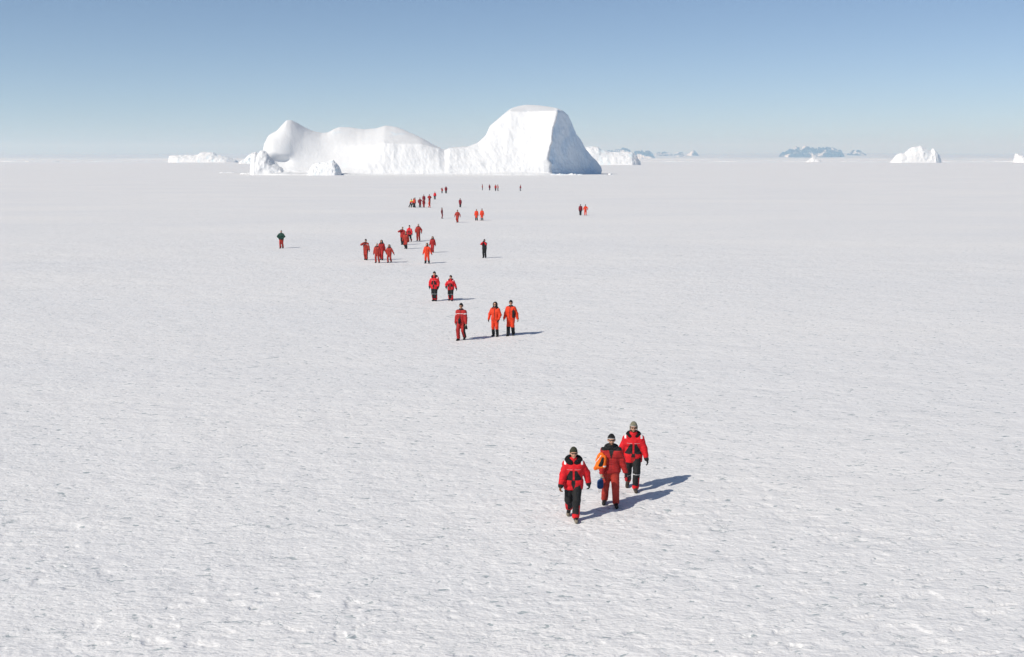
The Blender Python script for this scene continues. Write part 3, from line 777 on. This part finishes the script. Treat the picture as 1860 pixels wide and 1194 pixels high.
# ---- colour rules: (centre, bone, t, lateral u, height v, depth y) -> slot
def rule_float(white_knee=True, chest=(1.02, 1.27)):
    def jr(c, L, t, u, v, y):
        f = np.zeros(len(c), int); fr = (y < 0)
        a = np.abs(u)
        w = np.interp(v, [chest[0], chest[0] + .05, chest[1]], [.195, .19, .085])
        f[(L == 0) & fr & (v > chest[0]) & (v < chest[1]) & (a < w) & (a > .022)] = 1          # black chest panels
        f[(L == 0) & fr & (v < chest[0]) & (a < np.interp(v, [.78, .9, 1.02], [.015, .05, .045]))] = 1
        f[(L == 0) & ~fr & (v > .98) & (v < 1.12)] = 1
        f[(L == 0) & fr & (np.abs(v - chest[1] - .02) < .007) & (a < .17) & (a > .03)] = 3       # thin reflective seam
        f[(L < 3) & (v > 1.405) & (y < .09) & (a > .18) & (a < .23)] = 2
        f[((L == 3) | (L == 4)) & (t > .88)] = 1
        return f
    def tr(c, L, t, u, v, y):
        f = np.zeros(len(c), int)
        sgn = np.sign(u + 1e-6)
        leg = (L == 7) | (L == 8)
        kx = np.where(L == 7, -1, 1)
        f[leg & (t > .84)] = 1
        f[leg & (t > .30) & (np.abs(u) > .135)] = 1
        if white_knee: f[leg & (t > .0) & (t < .10)] = 2
        return f
    return jr, tr
jr, tr = rule_float()
jr0, tr0 = rule_float(False)
FLOAT = dict(jr=jr, tr=tr, jm=[RED, BLACK, WHITE, SEAM], tm=[BLACK, RED, WHITE], hem=.77, collar=(FUR, .055))
FLOAT1 = dict(FLOAT, tr=tr0, collar=(FUR, .078), bootmats=[BOOT, TOE], hem=.74)
def jr_long(c, L, t, u, v, y):
    f = jr(c, L, t, u, v, y); a = np.abs(u)
    f[(L == 0) & (y < 0) & (v < .93) & (a < .05)] = 4
    f[(L == 0) & (y < 0) & (v < 1.02) & (v > .93) & (a > .05)] = 0
    f[(L == 0) & (y < 0) & (v < 1.05) & (v > 1.005) & (a > .07)] = 1
    return f
FLOAT3 = dict(FLOAT, jr=jr_long, jm=[RED, BLACK, WHITE, SEAM, DRED], hem=.74, collar=(FUR, .05), flaps=True, hatband=PALEKNIT)
def jr_down(c, L, t, u, v, y):
    f = np.zeros(len(c), int)
    yoke = (v > 1.425) & (np.abs(u) < .25); f[yoke] = 1
    f[(L == 0) & (y < 0) & (v > 1.22) & (np.abs(u - .0) < (v - 1.22) * .30)] = 1
    f[(L == 0) & (y < 0) & (np.abs(u) < .008) & (v < 1.2)] = 2
    f[(L == 3) & (t < .25) & (c[:, 0] < -.3)] = 1
    return f
DOWN = dict(jr=jr_down, tr=None, jm=[DRED, BLACK, MAROON], tm=[BRICK], hem=.86, jw=.016, jws=(3, 3, 22), hatband=PALEKNIT, collar=(BLACK, .036))
def one_rule(band=None, black_below=None, dark_side=False, lower=None):
    def r(c, L, t, u, v, y):
        f = np.zeros(len(c), int)
        if band:
            f[(L == 0) & (np.abs(v - band) < .011) & (y < 0)] = 2
            f[((L == 1) | (L == 2)) & (np.abs(t - .40) < .07)] = 2
        leg = (L == 7) | (L == 8)
        if black_below is not None: f[leg & (t > black_below)] = 1
        if dark_side: f[(np.abs(u) > .165) & (v < .95) & (L > 4)] = 1
        f[(L == 0) & (y < 0) & (np.abs(u) < .012) & (v > .95)] = 1
        f[(L == 0) & (v > 1.50)] = 1
        return f
    return r
def onepiece(col, **k):
    ex = {a: k.pop(a) for a in ('collar', 'hatband', 'bh') if a in k}
    return dict(one=True, jr=one_rule(**k), jm=[col, BLACK, WHITE], **ex)
def jr_plain(c, L, t, u, v, y):
    f = np.zeros(len(c), int); f[(v > 1.5)] = 1; return f
def two(colj, colt, **k): return dict(jr=jr_plain, tr=None, jm=[colj, BLACK], tm=[colt], **k)
def jr_vest(c, L, t, u, v, y):
    f = np.zeros(len(c), int); f[c[:, 2] > 1.28] = 1; return f
HIVIS = dict(jr=jr_vest, tr=None, jm=[RED, YELLOW], tm=[BLACK], hem=.92)
def jr_bib(c, L, t, u, v, y):
    f = np.zeros(len(c), int); f[(L > 0) & (L < 5)] = 1; f[((L == 1) | (L == 2)) & (t < .3)] = 0; return f
BIB = dict(one=True, jr=jr_bib, jm=[BLACK, RED])

# ---- the three in front
p1, i1 = person(1041, 942, 132, 'walkL', FLOAT1, 'front walker with olive hat, broad black fur collar and brown glove, nearest the camera', 0, hat=OLIVE,
       gloves=[BROWN, DGLOVE], bulk=1.13, headturn=6, glasses=True, lean=.03, opt=dict(f=[(-.10, .24, .07), (.06, -.28, 0)], w=[(-.31, -.20, .87), (.37, .02, .90)], curl=.75))
p2, i2 = person(1109, 919, 130, 'carry', DOWN, 'person in black hat and red down jacket carrying an orange vest under one arm', 0, hat=KNIT,
       gloves=[TAN, BLACK], bulk=1.08, headturn=4, glasses=True, beard=BEARD, opt=dict(curl=.7))
p3, i3 = person(1149, 889, 126, 'walkR', FLOAT3, 'rearmost of the front three, in grey hat with ear flaps and white knee bands', 0, hat=GREYKNIT, gloves=BLACK,
       boots=BROWNBOOT, bulk=1.08, headturn=-3, glasses=True, beard=BEARD, opt=dict(f=[(-.12, .24, .08), (.07, -.20, 0)], w=[(-.32, -.04, .88), (.35, -.14, .87)]))

def place(name, loc_local, root, s, label, cat):
    e = bpy.data.objects.new(name, None); COL.objects.link(e)
    r = root.rotation_euler.z; x, y, z = loc_local
    e.location = (root.location.x + s * (x * math.cos(r) - y * math.sin(r)), root.location.y + s * (x * math.sin(r) + y * math.cos(r)), root.location.z + s * z)
    e.rotation_euler = (0, 0, r); e.scale = (s, s, s); tag(e, label, cat); return e
def life_vest():
    e = place('life_vest', (-.25, -.10, 1.17), p2, i2['s'], 'orange life vest with black lining folded under the arm of the second walker', 'life vest')
    pr = [cap((-.03, -.04, -.10), (.0, -.05, .13), .105, .085, .04, sx=.95, sy=1.1), cap((.07, -.10, -.10), (.085, -.10, .10), .05, .045, .02), cap((-.05, -.10, .14), (.07, -.10, .13), .045, .04, .02),
          cap((-.06, -.08, -.13), (.07, -.10, -.13), .05, .045, .02), cap((-.07, -.02, -.14), (-.14, .0, -.205), .07, .045, .04), cap((-.10, -.06, .02), (-.06, -.09, .12), .04, .04, .03)]
    V, Q = skin(pr, .009, (), .010, 4, (11, 11, 11)); c = V[Q].mean(1)
    fm = ((np.abs(c[:, 2] - .03 - c[:, 0] * 1.5 - .14) < .014) & (c[:, 0] < 0) | (np.abs(c[:, 2] + .11) < .018) & (c[:, 0] > .05)).astype(int)
    mesh_obj('outer_shell', V, Q, [VORANGE, WHITE], e, fm)
    V, Q = skin([cap((-.04, -.135, -.09), (.045, -.15, .10), .030, .024, .04), cap((.01, -.13, -.08), (.035, -.15, .02), .035, .03, .03)], .008, (), .005, 6, (14, 14, 14))
    mesh_obj('lining', V, Q, BLACK, e)
life_vest()
def bag():
    w = i2['wr'][0]
    e = place('drawstring_bag', (w[0] - .03, w[1] - .03, w[2] - .15), p2, i2['s'], 'small blue bag hanging from the hand of the walker with the orange vest', 'bag')
    V, Q = skin([cap((0, 0, -.20), (0, 0, -.08), .062, .058, .04, sx=1.25, sy=.8), cap((0, 0, -.1), (.03, 0, .01), .05, .022, .04, sx=1.2)], .008, (), .006, 8, (14, 14, 10))
    mesh_obj('bag_body', V, Q, BLUE, e)
    cp = [(.03, 0, .0), (.035, 0, .05), (.03, .01, .09), (.02, .02, .12)]
    V, Q = skin([cap(cp[i], cp[i + 1], .007, .007, .004) for i in range(3)], .0035)
    mesh_obj('cord', V, Q, TAN, e)
    V, Q = skin([cap((-.03, 0, -.25), (-.04, 0, -.33), .005, .004, .003), cap((-.04, 0, -.33), (-.01, 0, -.35), .004, .004, .003), cap((-.01, 0, -.35), (.0, 0, -.27), .004, .004, .003)], .0035)
    mesh_obj('cord', V, Q, TAN, e)
bag()

def lens_case(root, i, loc, label, name='camera_bag', cat='bag', sz=(.075, .13)):
    e = place(name, loc, root, i['s'], label, cat)
    r, h = sz
    V, Q = skin([cap((0, 0, -h), (0, 0, h), r, r * .9, .02, sy=.7), cap((.0, -.03, -h * .5), (0, -.04, h * .2), r * .6, r * .5, .02)], .012, (), .006, 3, (12, 12, 12))
    mesh_obj('pouch', V, Q, BLACK, e)
    V, Q = skin([cap((0, -.01, h + r * .6), (.02, .01, h + .16), .012, .012, .005), cap((0, -.01, h * .6), (0, -.01, h + r * .6), .02, .012, .01)], .008)
    mesh_obj('strap', V, Q, BLACK, e)

# ---- the middle rows
p4, i4 = person(838, 618, 69, 'stepR', onepiece(DRED, band=1.33, dark_side=True, bh=.1), 'person in dark red suit with white chest stripe, walking left of two orange suits', 1, gloves=[TAN, TAN], bulk=1.12,
       glasses=True, opt=dict(curl=.6))
lens_case(p4, i4, (-.03, -.20, .95), 'black pouch hanging in front of the person with the white chest stripe', sz=(.065, .07))
e = place('pair_of_mittens', (i4['wr'][1][0], i4['wr'][1][1] - .02, i4['wr'][1][2] - .20), p4, i4['s'], 'black mittens dangling from the hand of the person with the white chest stripe', 'mittens')
V, Q = skin([cap((0, 0, .08), (-.03, 0, -.04), .04, .045, .02), cap((.02, .01, .08), (.04, .02, -.06), .035, .04, .015), cap((-.03, 0, .02), (-.07, 0, .01), .018, .016, .01)], .01)
mesh_obj('mitten_cloth', V, Q, BLACK, e)
person(899.5, 611.5, 64, 'stand', onepiece(ORANGE, black_below=.25, collar=(BLACK, .035), bh=.24), 'hooded person in plain orange suit without a bag, left of the orange pair', 1, hat=KNIT, bulk=1.0, hood=True, beard=GREYBEARD, glasses=True, gloves=BLACK, opt=dict(f=[(-.11, .03, 0), (.11, .0, 0)], w=[(-.34, -.02, .90), (.26, -.20, .93)]))
p6, i6 = person(928, 610, 65, 'stepL', onepiece(ORANGE, black_below=-.2, bh=.26), 'person in orange suit wearing a black camera bag, right of the orange pair', 1, hat=KNIT, bulk=1.12, glasses=True, gloves=[BLACK, TAN], opt=dict(f=[(-.10, -.16, 0), (.10, .08, .02)], w=[(-.36, .0, .86), (.38, -.08, .90)]))
lens_case(p6, i6, (.19, -.18, 1.14), 'black camera bag worn at the side of the person in the right orange suit', sz=(.07, .14))
person(789.5, 546.5, 54, 'close', dict(FLOAT, collar=(FUR, .075)), 'bulky walker with wide black fur collar, black trousers and red jacket, left of a pair', 1, bulk=1.18, opt=dict(w=[(-.30, -.05, .88), (.27, -.1, .88)]))
person(819, 546, 46.5, 'stepR', FLOAT, 'shorter walker in red and black, white bands on both knees, right of a pair', 1, bulk=1.16, opt=dict(f=[(-.13, .1, .02), (.13, -.14, 0)], w=[(-.28, -.20, .98), (.40, .02, .90)]))
p9, i9 = person(880, 468.8, 34.5, 'face', BIB, 'lone person in black overalls with red sleeves, holding a camera to the face', 1, bulk=1.1)
e = place('camera', (0, -.22, 1.655), p9, i9['s'], 'tiny black camera held up to the face by the person in black overalls', 'camera')
V, Q = skin([cap((-.05, 0, 0), (.05, 0, 0), .038, .038, .01), cap((0, 0, -.005), (0, -.09, -.005), .032, .030, .006)], .008); mesh_obj('camera_body', V, Q, BLACK, e)
person(665, 472.5, 38.5, 'wave', onepiece(BRICK, band=1.36, dark_side=True), 'red suited person with white chest marks and one elbow lifted, leftmost of the four walkers', 2, bulk=1.14, hat=BLACK, glasses=True)
person(685, 478, 36.5, 'stand', onepiece(BRICK, collar=(BLACK, .04)), 'person in pale hat and red suit, standing legs apart, second from the left of four', 2, hat=PALEKNIT, bulk=1.05, opt=dict(f=[(-.12, 0, 0), (.19, 0, 0)]))
person(693.5, 472.5, 38, 'stepL', onepiece(DRED, collar=(BLACK, .06)), 'person in pointed dark hood standing behind between two red suits', 2, bulk=1.15, hat=BLACK, hood=True)
person(707.5, 477.5, 34.5, 'stepR', onepiece(BRICK, collar=(BLACK, .045)), 'shortest of the four red walkers on the left, black hood, arms away from the body', 2, bulk=1.1, hat=BLACK, hood=True, opt=dict(w=[(-.26, -.12, .95), (.45, .0, .92)]))
person(776, 478.5, 37.5, 'stand', onepiece(ORANGE, black_below=.55, bh=.2), 'bright orange suit with black head and black boots, nearer person of the pair', 2, hat=BLACK, hood=True, bulk=1.12, opt=dict(f=[(-.16, 0, 0), (.16, 0, 0)], w=[(-.36, -.02, .86), (.42, -.02, .90)]))
person(786, 459, 30.5, 'stepL', onepiece(DRED, collar=(BLACK, .05)), 'dark red suit half hidden behind the bright orange one, farther person of the pair', 2, hat=BLACK, hood=True, bulk=1.12)
person(731.5, 445, 33, 'wave', dict(two(DRED, BLACK)), 'person in red top with one arm bent up, left end of the cluster of four', 2, bulk=1.15, hat=GREYKNIT)
person(737.5, 452.3, 32.5, 'stepL', onepiece(BRICK, black_below=-.1, bh=.26), 'red suited person with thin black lower legs, nearest in the cluster of four', 2, bulk=1.15, hat=BROWNBOOT)
person(744, 439.7, 31.5, 'walkR', dict(FLOAT, collar=None), 'bright red jacket, black trousers and white knee band, second from right in cluster of four', 2, bulk=1.12)
person(760, 437.8, 31.5, 'stand', onepiece(BRICK, dark_side=True, collar=(MAROON, .04)), 'person in pale grey hat and brick red suit, right end of cluster of four', 2, hat=PALEKNIT, bulk=1.12, gloves=[TAN, BLACK], opt=dict(w=[(-.24, -.2, .95), (.36, 0, .92)]))
person(511.5, 451.3, 33.5, 'hips', two(GREEN, BRICK, hem=.88, bh=.35), 'person in dark green jacket and red trousers walking alone on the left', 2, hat=PALEKNIT, bulk=1.15, gloves=BLACK, headturn=-20)
# ---- farther
person(803, 397.2, 20, 'close', onepiece(MAROON), 'slim dark red figure standing alone, seen narrow, left of a brick red walker', 2, heading=80, opt=dict(w=[(-.2, 0, .9), (.2, 0, .9)]))
person(831, 404.5, 23.8, 'stepL', onepiece(BRICK), 'brick red walker with arms out, midway between the slim dark figure and the orange couple', 2, bulk=1.15, opt=dict(w=[(-.40, 0, .92), (.40, 0, .92)]))
person(865.5, 400.8, 21.2, 'stand', onepiece(ORANGE, black_below=-.2, dark_side=True), 'left one of the orange couple, darker with a black back strip', 2, bulk=1.15, hat=GREYKNIT)
person(875.5, 400.8, 22, 'stand', onepiece(ORANGE, black_below=.2), 'right one of the orange couple, brighter orange', 2, bulk=1.0, hat=KNIT)
person(836, 376.8, 16.6, 'close', two(MAROON, BLACK, hem=.6), 'dark maroon and black figure alone above the brick red walker', 2, bulk=1.25, heading=160)
person(1054.3, 391.5, 20.5, 'close', two(MAROON, BLACK, hem=.98), 'dark trousered figure with maroon top, left one of the isolated pair on the right', 2, bulk=1.2, heading=180)
person(1063.3, 391.5, 20.2, 'stand', onepiece(ORANGE, dark_side=False), 'orange red suited figure, right one of the isolated pair on the right', 2, bulk=1.0, heading=180, opt=dict(w=[(-.36, 0, .98), (.42, 0, .86)]))
person(746, 377, 16, 'push', HIVIS, 'leftmost figure with yellow shoulders and black trousers leaning forward in the far group', 2, bulk=1.15, heading=70, lean=.2)
person(750, 376.4, 15.3, 'push', HIVIS, 'second figure with yellow shoulders, behind the leftmost leaning one', 2, bulk=1.1, heading=75, lean=.15)
person(752, 377, 17.4, 'close', two(ORANGE, BLACK, hem=.9), 'orange topped figure between yellow shouldered ones and a tall dark one', 2, bulk=1.0, heading=-60)
person(754, 377.2, 18.3, 'close', two(BRICK, BLACK, hem=1.05), 'tall dark figure at the right end of the huddle with yellow shoulders', 2, bulk=1.0, heading=-80)
person(763, 377.2, 18.2, 'reach', onepiece(MAROON, black_below=-.2), 'dark maroon figure reaching an arm to the red suit beside it', 2, bulk=1.1, heading=10)
person(769.8, 377.2, 15.5, 'stand', onepiece(DRED), 'red suited figure in front of a maroon one, being reached by its neighbour', 2, bulk=1.2, hat=DRED, heading=20)
person(770, 370, 16.6, 'close', onepiece(MAROON), 'maroon figure rising behind the red suited one', 2, bulk=1.25, heading=170)
person(779.8, 377.4, 13.8, 'stepL', onepiece(ORANGE), 'short bright orange figure bending in front of a darker one', 2, bulk=1.2, hat=ORANGE, heading=40, lean=.2)
person(780.2, 369.7, 17, 'hips', onepiece(DRED, dark_side=True), 'dark red figure with hands on hips behind the bending orange one', 2, bulk=1.05, heading=170)
person(790, 362.6, 14.4, 'stand', two(RED, BLACK, hem=.88), 'figure in orange red jacket and black trousers, right of the far group', 2, bulk=1.1)
person(803, 351.3, 10.6, 'wave', two(BRICK, BLACK, hem=.7), 'small brick red figure with one arm out, left of the farthest pair on the trail', 2, bulk=1.1)
person(810.2, 351.6, 13.6, 'close', two(MAROON, BLACK, hem=.7), 'tall maroon figure with black legs, right of the farthest pair on the trail', 2, bulk=1.35, heading=180)
person(876.2, 345.7, 11, 'close', two(BRICK, BLACK, hem=.8), 'leftmost of the five tiny figures near the big iceberg', 2, bulk=1.0, heading=80)
person(889.3, 345.8, 11, 'stand', onepiece(MAROON, black_below=0.), 'second from left of the five tiny figures near the big iceberg, legs apart', 2, bulk=1.0, heading=30, lean=-.1)
person(900.2, 347, 11.9, 'close', two(DRED, BLACK, hem=.75), 'third from left of the five tiny figures, bright red jacket', 2, bulk=1.15)
person(904.6, 347.2, 12, 'close', two(BRICK, BLACK, hem=.8), 'fourth from left of the five tiny figures, close beside the bright red jacket', 2, bulk=.95, heading=-70, lean=.1)
person(945.5, 346.8, 11.4, 'stepL', two(MAROON, BLACK, hem=.85), 'rightmost of the five tiny figures near the big iceberg, standing apart', 2, bulk=.95, heading=-70)

# ------------------------------------------------------------------ haze: clear cold air, fading only the far mountains
def haze():
    x0, x1, y0, y1, z0, z1 = -33000, 33000, -1200, 31000, -25, 400
    V = [(x0,y0,z0),(x1,y0,z0),(x1,y1,z0),(x0,y1,z0),(x0,y0,z1),(x1,y0,z1),(x1,y1,z1),(x0,y1,z1)]
    F = [(0,3,2,1),(4,5,6,7),(0,1,5,4),(1,2,6,5),(2,3,7,6),(3,0,4,7)]
    m = bpy.data.materials.new('cold_air_haze'); m.use_nodes = True; t = m.node_tree; t.nodes.clear()
    out = t.nodes.new('ShaderNodeOutputMaterial'); v = t.nodes.new('ShaderNodeVolumePrincipled')
    v.inputs['Color'].default_value = (.40, .69, 1.0, 1); v.inputs['Absorption Color'].default_value = (1, 1, 1, 1); v.inputs['Density'].default_value = 8.5e-5; v.inputs['Anisotropy'].default_value = 0.15
    t.links.new(v.outputs[0], out.inputs['Volume'])
    o = mesh_obj('haze', V, F, m, smooth=False); tag(o, kind='stuff')
haze()
for o in bpy.data.objects:
    if 'label' in o and not 4 <= len(o['label'].split()) <= 16: print('LABEL', len(o['label'].split()), o['label'])
print('objects', len(bpy.data.objects))
